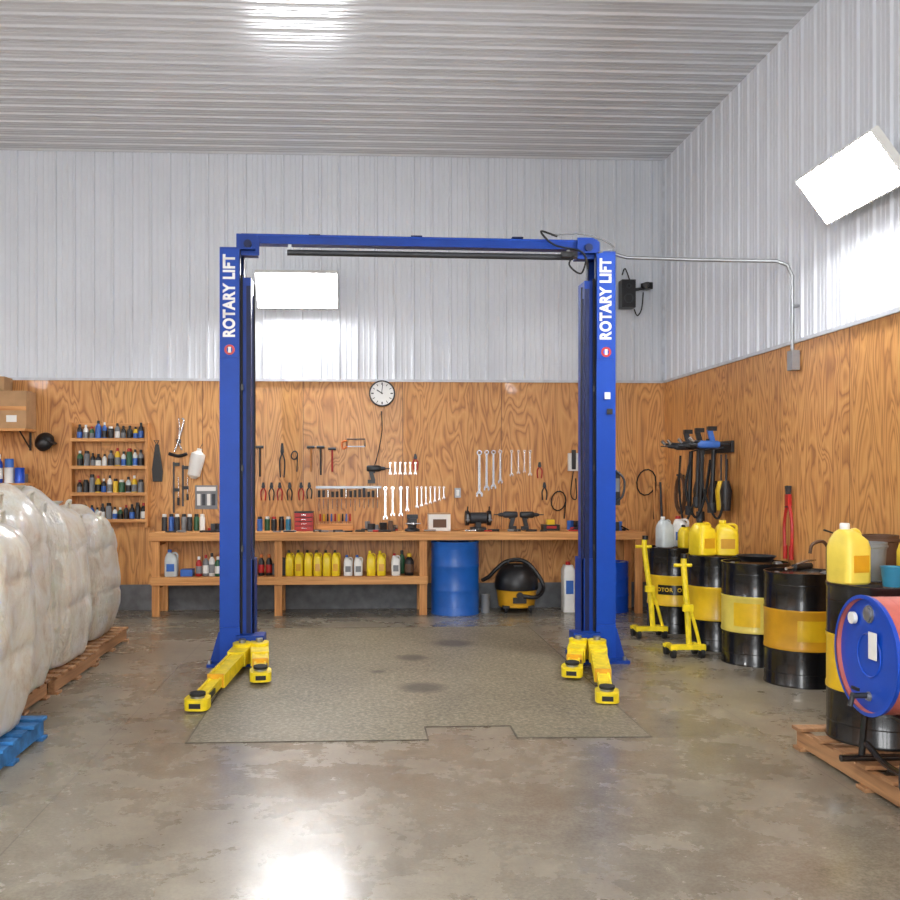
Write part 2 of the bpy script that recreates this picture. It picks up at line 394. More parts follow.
def arm(p0,p1,w0=.13,pad=True):
    p0=Vector(p0);p1=Vector(p1);d=(p1-p0);L=d.length;a=math.atan2(d.y,d.x); tilt=math.atan2(p0.z-p1.z,L)
    X=T(*p0)@R(a,'Z')@R(tilt,'Y')
    b.cyl(X@Vector((0,0,-.085)),X@Vector((0,0,.085)),.08,M_yel,n=20); b.cyl(X@Vector((0,0,.085)),X@Vector((0,0,.115)),.03,M_gal)
    b.box((.12,0,0),(.24,w0*1.15,.12),M_yel,M=X)
    for sy in (-1,1): b.box((L*.34,sy*w0*.42,0),(L*.6,w0*.16,.10),M_yel,M=X)
    b.box((L*.34,0,.02),(L*.6,w0*.75,.04),M_yel,M=X)
    for sy in (-1,1): b.box((L*.80,sy*w0*.30,0),(L*.36,w0*.13,.07),M_yel,M=X)
    b.box((L*.78,0,.006),(L*.42,w0*.56,.035),M_yel,M=X)
    b.box((L*.645,0,.01),(.014,w0*.95,.1),M_dorg,M=X)
    b.loft([(L,0,-.045,.085,.085,3.5),(L,0,.03,.085,.085,3.5)],M_yel,X)
    b.cyl(X@Vector((L,0,.03)),X@Vector((L,0,.046)),.05,M_gal,n=16)
    b.cyl(X@Vector((L,0,.046)),X@Vector((L,0,.064)),.056,M_rub,n=20)
    b.box((L+.083,0,-.01),(.008,.08,.035),M_blk,M=X)
    b.box((L-.2,w0*.40,.0),(.16,.012,.04),M_blk,M=X)
arm((-1.0,8.14,.13),(-1.13,6.68,.062)); arm((-.86,8.18,.13),(-.78,7.5,.08),.13)
arm((2.05,8.14,.13),(1.775,6.76,.062)); arm((1.90,8.2,.13),(1.70,7.55,.08),.13)
b.box((.53,YL-.02,3.705),(3.14,.12,.085),M_blue,rot=(0,.008,0)); b.box((.53,YL-.083,3.735),(3.1,.006,.012),M_bluel,rot=(0,.008,0))
for xx in (-.98,2.03):
    b.box((xx,YL-.02,3.67),(.16,.18,.13),M_blue)
    b.ext([(-.1,-.12),(.1,-.12),(.1,.03),(.04,.07),(-.1,.07)],.012,M_blue,T(xx,YL-.10,3.68))
    b.cyl((xx,YL-.11,3.66),(xx,YL-.13,3.66),.035,M_blued)
for xx in (-.4,.5,1.4): b.box((xx,YL-.02,3.752),(.1,.14,.01),M_blued)
b.cyl((-.64,YL-.06,3.6),(1.9,YL-.06,3.585),.026,M_iron)
for xx in (-.62,1.86): b.box((xx,YL-.05,3.63),(.03,.03,.1),M_gal)
b.box((1.86,YL-.08,3.60),(.14,.08,.05),M_blk)
b.tube([(1.75,YL-.1,3.76),(1.6,YL-.12,3.80),(1.72,YL-.12,3.68),(1.95,YL-.2,3.6),(2.0,YL-.2,3.45)],.009,M_rub,smooth=6)
b.tube([(1.7,YL-.1,3.77),(1.95,YL-.12,3.78),(2.15,YL-.1,3.74),(2.26,YL-.1,3.66),(2.1,YL-.19,3.6)],.008,M_grey,smooth=6)
b.tube([(1.9,YL-.12,3.6),(1.85,YL-.14,3.5),(1.95,YL-.16,3.42),(2.0,YL-.16,3.55)],.008,M_rub,smooth=6)
b.box((2.29,YL-.02,1.52),(.06,.14,.3),M_blk); b.box((2.29,YL-.095,1.55),(.045,.01,.12),M_grey)
b.tube([(2.27,YL-.12,1.4),(2.33,YL-.14,1.46),(2.34,YL-.14,1.6),(2.27,YL-.12,1.68)],.01,M_iron,smooth=5)
b.box((2.18,YL-.185,2.34),(.05,.008,.06),M_white); b.box((2.2,YL-.185,2.2),(.05,.006,.05),M_blk)
b.done(bevel=.003)
b=B('electrical_conduit')
b.tube([(2.27,YL+.0,3.64),(2.4,8.46,3.60),(3.0,8.3,3.55),(3.62,8.1,3.50),(3.70,8.07,3.46),(3.735,8.05,3.36),(3.735,8.05,2.72)],.016,M_gal,n=10)
b.box((3.745,8.05,2.63),(.07,.1,.17),M_gal)
b.box((3.76,8.05,3.1),(.05,.07,.02),M_gal)
b.done(bevel=.002)
# ------------------------------------------------------------------ clock, speaker
b=B('wall_clock'); X=T(.27,YB-.027,2.64)@R(PI/2,'X')
b.lathe([(.16,0),(.162,.02),(.16,.038),(.148,.042),(.143,.03)],M_blk,X,40)
b.lathe([(.144,.026),(.144,.031)],M_face,X,40)
for k in range(12):
    a=k*PI/6; b.box((.27+.118*math.sin(a),YB-.0595,2.64+.118*math.cos(a)),(.008 if k%3 else .014,.003,.03),M_blk,rot=(0,a,0))
b.box((.27-.03,YB-.063,2.64+.02),(.012,.004,.085),M_blk,rot=(0,-1.0,0)); b.box((.27+.0,YB-.066,2.64+.05),(.008,.003,.11),M_blk,rot=(0,.12,0))
b.cyl((.27,YB-.058,2.64),(.27,YB-.07,2.64),.01,M_blk); b.done()
b=B('wall_speaker')
b.box((3.28,YB-.16,3.86),(.17,.16,.34),M_blk); b.box((3.28,YB-.243,3.86),(.15,.008,.32),M_blk)
b.ring(.06,.045,.01,M_iron,T(3.28,YB-.245,3.80)); b.ring(.03,.02,.01,M_iron,T(3.28,YB-.245,3.95))
b.box((3.28,YB-.05,3.9),(.06,.08,.1),M_blk)
b.tube([(3.34,YB-.07,4.05),(3.28,YB-.07,4.2),(3.25,YB-.05,4.12)],.008,M_rub,smooth=4)
b.cyl((3.34,YB-.12,3.92),(3.5,YB-.16,3.94),.018,M_blk); b.box((3.52,YB-.18,3.96),(.09,.12,.08),M_blk,rot=(0,0,.4))
b.cyl((3.50,YB-.24,3.96),(3.47,YB-.30,3.95),.035,M_blk)
b.tube([(3.5,YB-.1,3.9),(3.49,YB-.06,3.7),(3.44,YB-.05,3.62),(3.40,YB-.05,3.7)],.008,M_rub,smooth=5)
b.done(bevel=.004)
# ------------------------------------------------------------------ workbench
b=B('workbench')
b.box((.47,11.385,.945),(5.78,.57,.05),M_lumber)
b.box((.47,11.09,.925),(5.80,.035,.095),M_lumber)
for x in (-2.36,-.95,.74): 
    b.box((x,11.13,.45),(.09,.045,.9),M_lumberv); b.box((x,11.6,.45),(.09,.045,.9),M_lumberv)
    b.box((x,11.37,.86),(.045,.5,.09),M_lumber); b.box((x,11.37,.36),(.045,.5,.09),M_lumber)
b.box((3.30,11.13,.45),(.09,.045,.9),M_lumberv); b.box((3.30,11.6,.45),(.09,.045,.9),M_lumberv)
b.box((-.81,11.36,.445),(3.16,.54,.025),M_lumber); b.box((-.81,11.09,.41),(3.2,.035,.09),M_lumber)
b.done(bevel=.003)
# ---- containers
def jug(b,x,y,z,w,d,h,mat,cap=M_blk,rz=0,handle=True,label=None):
    X=T(x,y,z)@R(rz,'Z'); w/=2;d/=2
    b.loft([(0,0,0,w*.92,d*.92,4),(0,0,h*.03,w,d,5),(0,0,h*.6,w,d,5),(0,0,h*.72,w*.93,d*.92,4),(-w*.18,0,h*.84,w*.6,d*.66,3),(-w*.3,0,h*.9,w*.3,d*.35,2)],mat,X)
    b.lathe([(w*.3,h*.89),(w*.32,h*.9),(w*.32,h*.98),(w*.28,h)],cap,X@T(-w*.3,0,0),12)
    if handle:
        old=b.M; b.M=old@X; b.tube([(w*.05,0,h*.86),(w*.6,0,h*.88),(w*.92,0,h*.8),(w*.88,0,h*.6)],w*.13,mat,8,smooth=4); b.M=old
    if label: b.box((0,-d*1.0,h*.34),(w*1.2,.004,h*.28),label,M=X)
def bottle(b,x,y,z,r,h,mat,cap=M_white,lab=None):
    X=T(x,y,z)
    b.lathe([(r*.9,0),(r,h*.03),(r,h*.62),(r*.85,h*.72),(r*.4,h*.82),(r*.4,h*.85)],mat,X,14)
    b.lathe([(r*.48,h*.84),(r*.48,h*.97),(r*.4,h)],cap,X,12)
    if lab: b.lathe([(r*1.02,h*.14),(r*1.02,h*.52)],lab,X,14)
def spray(b,x,y,z,mat,cap=M_white,h=.2,r=.033):
    X=T(x,y,z); b.lathe([(r,0),(r*1.03,.005),(r,.01),(r,h*.78),(r*.75,h*.84)],mat,X,14); b.lathe([(r*.78,h*.83),(r*.78,h*.97),(r*.6,h)],cap,X,12)
def can(b,x,y,z,r,h,mat,top=M_gal):
    X=T(x,y,z); b.lathe([(r*1.02,0),(r*1.02,.006),(r,.008),(r,h-.008),(r*1.02,h-.006),(r*1.02,h),(r*.93,h),(r*.93,h-.008)],mat,X,20); b.lathe([(r*.93,h-.012),(r*.93,h-.007)],top,X,20)
def bucket(b,x,y,z,r,h,mat):
    X=T(x,y,z); b.lathe([(r*.82,0),(r*.97,h*.86),(r*1.06,h*.88),(r*1.06,h*.92),(r,h*.93),(r*1.02,h),(r*.95,h),(r*.8,.02)],mat,X,24)
    b.tube([(x+r*1.05*math.cos(a),y-.01,z+h*.88-.0*a+ -abs(math.sin(a))*r*.75) for a in [PI*k/8 for k in range(9)]],.004,M_gal,6)
zs=.458
b=B('yellow_oil_jugs')
for i in range(6): jug(b,-.82+i*.108,11.2+random.uniform(-.01,.02),zs,.098,.14,.30,M_jug,M_blk,random.uniform(-.15,.15),label=M_dorg if i%2 else None)
for i in range(2): jug(b,.13+i*.12,11.2,zs,.105,.14,.29,M_jug,M_jug,label=M_dorg if i else None)
b.done()
b=B('white_fluid_jugs')
for x,h in ((-.14,.24),(-.02,.24),(.42,.26)): jug(b,x,11.2,zs,.105,.14,h,M_white,M_red if x>0 else M_lblue,label=M_grey)
jug(b,-2.2,11.22,zs,.15,.16,.31,M_clear,M_lblue,label=M_lblue)
b.done()
b=B('parts_bottles')
for i,(x,m,c) in enumerate([(-1.88,M_red,M_white),(-1.80,M_grey,M_red),(-1.73,M_white,M_blk),(-1.66,M_grn,M_white),(-1.57,M_blk,M_red),(-1.42,M_white,M_lblue),(-1.32,M_blk,M_blk)]): bottle(b,x,11.2,zs,.036,.23+.02*(i%3),m,c,M_white if i%2 else M_grey)
bottle(b,.58,11.2,zs,.055,.26,M_blk,M_dyel,M_brown); bottle(b,.50,11.38,zs,.04,.28,M_grn,M_blk)
for x in (-1.16,-1.07): bottle(b,x,11.25,zs,.036,.25,M_blk,M_org,M_red)
b.box((-1.28,11.35,zs+.075),(.09,.12,.15),M_blk)
b.box((-.90,11.3,zs+.1),(.06,.14,.2),M_blk); b.box((-1.0,11.38,zs+.06),(.1,.14,.12),M_grey)
b.box((-2.02,11.25,zs+.04),(.14,.16,.08),M_lblue)
b.done(bevel=.002)
# ---- drums
def drum(name,x,y,z,mats,X=None,R0=.286,H=.88,topmat=None,label=None,n=48):
    b=B(name)
    X=T(x,y,z) if X is None else X
    s=R0
    prof=[(s*.95,.012),(s*.955,0),(s*1.0,0),(s*1.0,.016),(s*.985,.024),(s*.985,H/3-.024)]
    for zz in (H/3,2*H/3):
        prof+=[(s*.985,zz-.022),(s*1.0,zz-.010),(s*1.0,zz+.010),(s*.985,zz+.022)]
    prof+=[(s*.985,H-.024),(s*1.0,H-.016),(s*1.0,H),(s*.955,H),(s*.95,H-.02)]
    f=lambda zz,r: mats[0] if zz<H/3-.012 else (mats[1] if zz<2*H/3+.012 else mats[2])
    tm=topmat or mats[2]
    b.lathe(prof,f,X,n,cap=False)
    b.lathe([(0.001,H-.02),(s*.952,H-.02)],tm,X,n,cap=False); b.lathe([(0.001,.012),(s*.952,.012)],mats[0],X,n,cap=False)
    for bx,r in ((.2,.034),(-.2,.018)):
        b.lathe([(r*1.3,H-.022),(r*1.3,H-.014),(r,H-.012),(r,H-.004),(r*.8,H-.002)],M_gal,X@T(bx*s/.286,0,0),12)
    for zz in (.1,H-.1): b.lathe([(s*.99,zz),(s*.993,zz+.004),(s*.99,zz+.008)],f,X,n,cap=False)
    if label:
        lm,a0,a1,z0,z1,txt,tmat=label
        K=12; vs=[];fs=[]
        for k in range(K+1):
            a=a0+(a1-a0)*k/K
            for zz in (z0,z1): vs.append((s*.996*math.cos(a),s*.996*math.sin(a),zz))
        for k in range(K): fs.append((2*k,2*k+2,2*k+3,2*k+1))
        if lm: b.add(vs,fs,lm,X)
        if txt:
            am=(a0+a1)/2; nn=len(txt); da=.034/s*1.25
            for i,ch in enumerate(txt):
                a=am+(i-(nn-1)/2)*da
                b.text(ch,.055,tmat,X@R(a,'Z')@T(s*1.003,0,(z0+z1)/2)@R(PI/2,'Z')@R(PI/2,'X'))
    return b
A=-PI/2-.45
drum('oil_drum',3.33,9.92,0,[M_dblk,M_dyel,M_dblk],label=(M_dblk,A-.5,A+.5,.40,.50,'MOTOR OIL',M_dyel)).done()
drum('oil_drum',3.40,8.92,0,[M_dblk,M_dyel,M_dblk]).done()
drum('oil_drum',3.47,8.20,0,[M_dblk,M_dpale,M_dblk],label=(M_dyel,A-.6,A+.2,.34,.54,None,None)).done()
drum('oil_drum',3.50,7.38,0,[M_dblk,M_dorg,M_dblk],label=(M_dyel,A-.1,A+.7,.36,.52,None,None)).done()
drum('oil_drum',3.50,6.34,0,[M_dblk,M_dorg,M_dblk]).done()
drum('oil_drum',2.96,5.28,.145,[M_dblk,M_dyel,M_dblk],label=(M_dblk,A-.4,A+.5,.40,.47,'15W OIL',M_dyel)).done()
drum('plastic_barrel',1.13,11.28,0,[M_dblue]*3,H=.855).done()
drum('plastic_barrel',3.03,11.33,0,[M_lid]*3,R0=.2,H=.6).done()
b=drum('dispensing_drum',0,0,0,[M_dred]*3,X=T(3.33,4.50,.765)@R(-PI/2,'Y'),topmat=M_lid)
Xd=T(3.33,4.50,.765)@R(-PI/2,'Y')
b.lathe([(.272,.861),(.288,.862),(.292,.885),(.274,.886)],M_lid,Xd,48,cap=False)
b.lathe([(.10,.862),(.105,.867),(.11,.862)],M_lid,Xd,32,cap=False)
b.box((2.452,4.44,.82),(.004,.07,.13),M_white)
b.cyl((2.46,4.5,.57),(2.38,4.5,.57),.014,M_iron); b.cyl((2.39,4.5,.585),(2.375,4.5,.52),.012,M_iron); b.box((2.40,4.5,.605),(.012,.06,.015),M_blk)
b.cyl((2.46,4.62,.93),(2.44,4.62,.93),.03,M_white)
b.done()
b=B('drum_cradle_stand')
for x in (2.62,3.2):
    b.tube([(x,4.15,.165),(x,4.2,.5),(x,4.24,.60),(x,4.33,.50),(x,4.5,.455),(x,4.67,.5),(x,4.76,.60),(x,4.80,.5),(x,4.85,.165)],.018,M_dblk,smooth=4)
    b.tube([(x,4.2,.25),(x,4.35,.2),(x,4.5,.19),(x,4.65,.2),(x,4.8,.25)],.016,M_dblk,smooth=4)
for y in (4.165,4.835): b.cyl((2.5,y,.165),(3.28,y,.165),.018,M_dblk)
b.cyl((2.62,4.19,.42),(3.2,4.19,.42),.014,M_dblk)
b.tube([(2.5,4.165,.165),(2.46,4.2,.22),(2.5,4.22,.4),(2.62,4.2,.5)],.016,M_dblk,smooth=4)
b.done()
# ------------------------------------------------------------------ pallets
def pallet(name,x0,x1,y0,y1,mat):
    b=B(name); 
    for k in range(3):
        x=x0+.05+(x1-x0-.1)*k/2; b.box((x,(y0+y1)/2,.065),(.05,y1-y0,.09),mat)
    n=7
    for k in range(n):
        y=y0+.05+(y1-y0-.1)*k/(n-1); b.box(((x0+x1)/2+random.uniform(-.008,.008),y,.1275),(x1-x0,.095,.02),mat,rot=(0,0,random.uniform(-.01,.01)))
    for k in range(3):
        y=y0+.05+(y1-y0-.1)*k/2; b.box(((x0+x1)/2,y,.01),(x1-x0,.095,.02),mat)
    b.done(bevel=.002)
pallet('wooden_pallet',2.60,3.72,4.05,5.6,M_pal)
pallet('painted_pallet',-3.1,-1.95,4.95,6.04,M_palb)
pallet('wooden_pallet',-3.4,-2.28,6.14,7.12,M_pal)
pallet('wooden_pallet',-3.43,-2.25,7.2,8.32,M_pal)
pallet('wooden_pallet',-3.45,-2.29,8.42,9.55,M_pal)
# ------------------------------------------------------------------ bulk bags
def bag(cx,cy,z0,wx,wy,h,seed):
    b=B('bulk_bag'); nu,nv=120,72; vs=[];fs=[]
    for j in range(nv+1):
        t=j/nv
        if t<.06: k=t/.06; r=.82*k; z=0
        else:
            q=(t-.06)/.94
            z=h*(1-(1-q)**1.25)
            zz=z/h
            r=.84+.16*min(1,(zz/.24))**.6
            r-=.12*max(0,(zz-.45)/.55)
            if zz>.74: s=(zz-.74)/.26; r*=math.sqrt(max(0,1-s**2.3))*.86+.14
        zz=z/h
        pw=4.4-2.0*max(0,zz-.35)
        for i in range(nu):
            a=2*PI*i/nu; c,d=math.cos(a),math.sin(a)
            x=math.copysign(abs(c)**(2/pw),c)*wx/2*r; y=math.copysign(abs(d)**(2/pw),d)*wy/2*r
            sd=Vector((seed*5.1,seed*2.7,0))
            nn=noise.noise(Vector((x*1.8,y*1.8,z*1.5))+sd)*.07+noise.turbulence(Vector((x*8,y*8,z*2.2))+sd,4,False)*.032
            fold=(1-abs(noise.noise(Vector((c*4.5,d*4.5,z*.8+seed)))))**9
            nn-=fold*.04*(.3+zz)
            nn-=.03*math.exp(-((zz-.36)/.02)**2)*(.6+noise.noise(Vector((c*2,d*2,seed))))
            nn-=.03*math.exp(-((zz-.68)/.02)**2)*(.6+noise.noise(Vector((c*2,d*2,seed+9))))
            k=1+nn*(1 if z>0 else .2)-.005
            z2=z+noise.noise(Vector((x*3,y*3,seed)))*.14*zz**2
            lean=.05*math.sin(seed*2.1)*zz
            vs.append((cx+x*k+lean,cy+y*k,z0+z2))
    for j in range(nv):
        for i in range(nu):
            i2=(i+1)%nu; fs.append((j*nu+i,j*nu+i2,(j+1)*nu+i2,(j+1)*nu+i))
    fs.append([nv*nu+i for i in range(nu)])
    b.add(vs,fs,M_bag)
    for sx in (-1,1):
        for sy in (-1,1):
            x=cx+sx*wx*.30;y=cy+sy*wy*.30; zt=z0+h*.90
            b.tube([(x,y-.07,zt-.1),(x+.01*sx,y-.05,zt+.05),(x+.03*sx,y,zt+.08),(x+.01*sx,y+.05,zt+.04),(x,y+.07,zt-.1)],.012,M_bag,6,smooth=4)
    b.lathe([(.16,-.06),(.07,.0),(.05,.03),(.08,.06),(.1,.075)],M_bag,T(cx,cy,z0+h),14)
    return b.done(sharp=80)
bag(-2.49,5.49,.142,1.08,1.04,1.34,1)
bag(-2.70,6.62,.142,1.10,.98,1.44,2)
bag(-2.78,7.76,.142,1.10,1.04,1.34,3)
bag(-2.86,8.98,.142,1.10,1.04,1.18,4)
# ------------------------------------------------------------------ bottle rack
b=B('bottle_rack')
x0,x1=-3.46,-2.56; yb=YB-.03
for x in (x0,x1): b.box((x,yb-.07,1.64),(.035,.14,1.26),M_lumberv)
zsh=[1.08,1.40,1.72,2.05]
for z in zsh:
    b.box(((x0+x1)/2,yb-.065,z),(x1-x0,.13,.02),M_lumber); b.box(((x0+x1)/2,yb-.137,z+.012),(x1-x0,.015,.04),M_lumber)
b.box(((x0+x1)/2,yb-.01,2.24),(x1-x0,.02,.05),M_lumber)
b.done(bevel=.002)
b=B('shelf_bottles'); cols=[M_blk,M_white,M_grn,M_blk,M_grey,M_blk,M_lblue,M_blk,M_grey,M_clear,M_iron,M_dyel]
for z in zsh:
    x=x0+.06
    while x<x1-.06:
        r=random.uniform(.028,.038)
        (bottle if random.random()<.7 else (lambda b,x,y,z,r,h,m,c,l: spray(b,x,y,z,m,c,h,r)))(b,x+r,yb-.07,z+.01,r,random.uniform(.16,.24),random.choice(cols),random.choice([M_white,M_blk,M_red,M_blk]),random.choice([M_white,M_grey,M_blk,M_lblue]))
        x+=2*r+random.uniform(.003,.012)
b.done()
b=B('storage_shelf')
for z in (1.53,2.17): b.box((-4.4,11.47,z),(1.0,.4,.03),M_lumber)
for x in (-4.87,-3.98):
    for z in (1.53,2.17):
        b.ext([(0,0),(0,-.22),(.02,-.22),(.02,0)],.03,M_blk,T(x,YB-.03,z-.015)); b.cyl((x+.01,11.66,z-.22),(x+.01,11.3,z-.02),.009,M_blk)
b.done(bevel=.002)
b=B('cardboard_box'); b.box((-4.17,11.48,2.187+.22),(.54,.34,.44),M_card); b.box((-4.17,11.308,2.42),(.54,.004,.05),M_lumber); b.box((-4.07,11.308,2.3),(.12,.003,.08),M_white); b.box((-4.17,11.48,2.628),(.54,.05,.004),M_grey); b.done(bevel=.003)
b=B('cardboard_box'); b.box((-4.33,11.46,2.635+.08),(.34,.26,.16),M_card); b.box((-4.33,11.328,2.72),(.1,.003,.06),M_blk); b.done(bevel=.003)
b=B('shelf_containers')
for x,m,c in ((-4.45,M_lblue,M_white),(-4.34,M_lid,M_blk),(-4.24,M_lid,M_white)): bottle(b,x,11.38,1.546,.045,.34,m,c,M_white)
for x,m in ((-4.12,M_white),(-4.0,M_lid)): can(b,x,11.38,1.546,.055,.18,m)
can(b,-4.12,11.38,1.73,.05,.1,M_lblue); b.box((-4.02,11.56,1.60),(.08,.1,.1),M_grey)
b.done()
b=B('hanging_cap'); b.lathe([(.12,0),(.115,.05),(.08,.09),(.02,.105)],M_blk,T(-3.78,11.62,2.03)@R(-.6,'Y')@R(1.0,'X'),18); b.box((-3.71,11.55,2.05),(.16,.1,.012),M_blk,rot=(.2,.5,0)); b.done()
# ------------------------------------------------------------------ wall tools
yw=YB-.027
def wrench(b,x,ztop,L,mat=M_chrome,rot=0):
    X=T(x,yw-.002,ztop)@R(rot,'Y'); k=max(.014,L*.06)
    b.ring(k,k*.55,.012,mat,X@T(0,0,-k),14)
    b.ext([(-k*.42,-k*1.8),(k*.42,-k*1.8),(k*.5,-L+k*1.6),(-k*.5,-L+k*1.6)],.008,mat,X)
    z=-L+k*1.9
    b.ext([(-k*.5,z),(k*.5,z),(k*1.25,z-k*.9),(k*1.15,z-k*2.1),(k*.55,z-k*2.2),(k*.5,z-k*1.1),(-k*.5,z-k*1.1),(-k*.55,z-k*2.2),(-k*1.15,z-k*2.1),(-k*1.25,z-k*.9)],.011,mat,X)
    b.cyl((x,yw,ztop-k),(x,yw-.03,ztop-k),.004,M_iron,n=6)
def pliers(b,x,ztop,L,mat=M_red):
    X=T(x,yw-.002,ztop)
    b.ext([(-.012,0),(.012,0),(.022,-L*.25),(0.012,-L*.34),(-.012,-L*.34),(-.022,-L*.25)],.012,M_iron,X)
    for sg in (-1,1): b.tube([(x+sg*.008,yw-.01,ztop-L*.33),(x+sg*.03,yw-.01,ztop-L*.55),(x+sg*.022,yw-.01,ztop-L)],.008,mat,8,smooth=4)
b=B('wrench_set')
for x,l in ((1.47,.60),(1.56,.52),(1.645,.50),(1.73,.43),(1.87,.34),(1.955,.31),(2.03,.29),(2.10,.33)): wrench(b,x,1.95,l*.95)
for i in range(6): wrench(b,.37+i*.062,1.80,.15)
for x,l in ((.31,.40),(.40,.36),(.50,.36),(.58,.30)): wrench(b,x,1.50,l)
for i in range(7): wrench(b,.70+i*.055,1.50,.26-.018*i,M_chrome)
b.done()
b=B('hanging_pliers')
for x,m in ((-1.18,M_red),(-1.08,M_blk),(-.98,M_red),(-.86,M_blk),(-.72,M_red),(2.28,M_blk)): pliers(b,x,1.55,.22,m)
pliers(b,-.95,2.03,.42,M_iron); pliers(b,.68,1.9,.2,M_red); pliers(b,-.62,1.55,.2,M_blk); pliers(b,2.22,1.8,.2,M_red)
b.done()
b=B('hanging_hammers')
for x,zt,l,m in ((-.60,1.98,.3,M_lumberv),(-.48,1.98,.34,M_blk),(-.34,1.96,.28,M_red),(-1.22,1.98,.36,M_blk)):
    b.cyl((x,yw-.02,zt),(x,yw-.02,zt-l),.011,m); b.cyl((x-.05,yw-.02,zt),(x+.045,yw-.02,zt),.017,M_iron); b.cyl((x-.03,yw,zt-.03),(x-.03,yw-.045,zt-.03),.004,M_iron,n=6)
b.done()
b=B('hacksaw')
b.tube([(-.16,yw-.02,1.99),(-.16,yw-.02,2.08),(.06,yw-.02,2.08),(.06,yw-.02,1.99)],.008,M_iron); b.box((-.05,yw-.02,1.99),(.22,.003,.014),M_gal); b.tube([(-.16,yw-.02,2.06),(-.22,yw-.02,2.04),(-.21,yw-.02,1.96),(-.16,yw-.02,1.99)],.012,M_org,smooth=3); b.cyl((-.05,yw,2.07),(-.05,yw-.04,2.07),.005,M_iron,n=6); b.done()
b=B('hanging_pry_bar')
b.tube([(-2.16,yw-.02,2.33),(-2.14,yw-.02,2.28),(-2.2,yw-.02,2.05),(-2.25,yw-.02,1.92)],.014,M_chrome,smooth=4); b.tube([(-2.2,yw-.02,2.33),(-2.19,yw-.02,2.2),(-2.2,yw-.02,2.05),(-2.16,yw-.02,1.94)],.010,M_chrome,smooth=4)
b.box((-2.2,yw-.02,2.05),(.05,.02,.05),M_iron); b.cyl((-2.2,yw,2.2),(-2.2,yw-.04,2.2),.005,M_iron); b.tube([(-2.32,yw-.015,1.9),(-2.2,yw-.02,1.87),(-2.1,yw-.015,1.9)],.02,M_blk,smooth=3); b.done()
b=B('socket_rail')
b.box((-.14,yw-.012,1.49),(.8,.022,.03),M_gal); b.box((-.14,yw-.03,1.36),(.8,.06,.014),M_lumber)
for i in range(14):
    x=-.5+i*.055; h=.07+.05*random.random(); b.cyl((x,yw-.035,1.367),(x,yw-.035,1.367+h),.016,random.choice([M_chrome,M_iron,M_blk,M_blk]),n=12)
    b.cyl((x,yw-.035,1.35),(x,yw-.035,1.25-.05*random.random()),.006,M_chrome,n=8)
b.done()
def drill(b,X,mat,l=.2):
    old=b.M; b.M=old@X
    b.loft([(0,0,-l*.5,.024,.028,3),(0,0,-l*.42,.034,.038,3),(0,0,l*.25,.036,.04,3),(0,0,l*.38,.026,.028,2)],mat)
    b.lathe([(.022,l*.36),(.024,l*.5),(.014,l*.66),(.006,l*.68),(.006,l*.95)],M_iron,None,12)
    b.box((0,.08,-l*.18),(.034,.15,.05),mat,rot=(.25,0,0)); b.box((0,.16,-l*.2),(.05,.045,.09),M_blk); b.box((0,.045,-.01),(.015,.02,.03),M_blk)
    b.M=old
b=B('hanging_drill'); drill(b,T(.18,yw-.06,1.72)@R(PI/2,'Y')@R(PI/2,'Z')@R(PI,'Z'),M_blk); b.tube([(.18,yw-.06,1.76),(.23,yw-.03,1.95),(.27,yw-.02,2.2),(.26,yw-.02,2.42)],.006,M_rub,smooth=5); b.cyl((.26,yw,2.42),(.26,yw-.04,2.42),.005,M_iron); b.done()
b=B('hanging_funnel'); b.lathe([(.03,-.34),(.075,-.30),(.09,-.1),(.085,-.04),(.03,0),(.028,.03)],M_white,T(-1.94,yw-.1,1.93)@R(.22,'Y'),20); b.tube([(-1.94,yw-.08,1.95),(-1.92,yw-.03,2.0),(-1.92,yw,2.02)],.004,M_iron); b.done()
b=B('bar_clamps')
for x,zt,l in ((-2.26,1.80,.62),(-2.15,1.76,.5)):
    b.box((x,yw-.012,zt-l/2),(.02,.008,l),M_iron); b.box((x+.03,yw-.014,zt-.03),(.08,.02,.04),M_blk); b.box((x+.03,yw-.014,zt-l*.55),(.08,.02,.04),M_blk)
    b.cyl((x+.055,yw-.014,zt-l*.3),(x+.055,yw-.014,zt-l*.7),.006,M_chrome); b.cyl((x+.055,yw-.014,zt-l*.7),(x+.055,yw-.014,zt-l*.85),.014,M_iron)
b.done()
b=B('tool_belt'); b.ext([(-.02,.25),(.02,.25),(.07,-.08),(.06,-.2),(-.05,-.2),(-.06,-.05)],.03,M_blk,T(-2.46,yw,1.76)); b.tube([(-2.46,yw-.02,2.0),(-2.5,yw-.01,2.06),(-2.44,yw-.01,2.06),(-2.46,yw-.02,2.0)],.006,M_blk); b.done(bevel=.004)
b=B('wall_poster'); b.box((-1.87,yw-.003,1.37),(.27,.006,.29),M_grey); b.box((-1.87,yw-.007,1.47),(.23,.003,.05),M_white); 
for k in range(4): b.box((-1.96+k*.06,yw-.007,1.34),(.04,.003,.14),M_iron if k%2 else M_white)
b.done()
def coil(b,cx,cz,r,mat,y=yw-.03,turns=4,tail=.3):
    pts=[]
    for k in range(turns*14+1):
        a=2*PI*k/14; rr=r*(1+.06*math.sin(k*.9)); pts.append((cx+rr*.75*math.cos(a),y-.002*(k/14),cz+rr*math.sin(a)))
    pts.append((cx+r*.6,y,cz-r-tail)); b.tube(pts,.008,mat,6); b.cyl((cx,yw,cz+r*.95),(cx,yw-.06,cz+r*.95),.008,M_iron,n=8)
b=B('hanging_cord'); coil(b,3.55,1.55,.16,M_rub); b.done()
b=B('hanging_cord'); coil(b,2.45,1.32,.12,M_rub,tail=.1); b.done()
b=B('hanging_chain'); coil(b,-.8,1.88,.05,M_iron,turns=2,tail=.15); b.done()
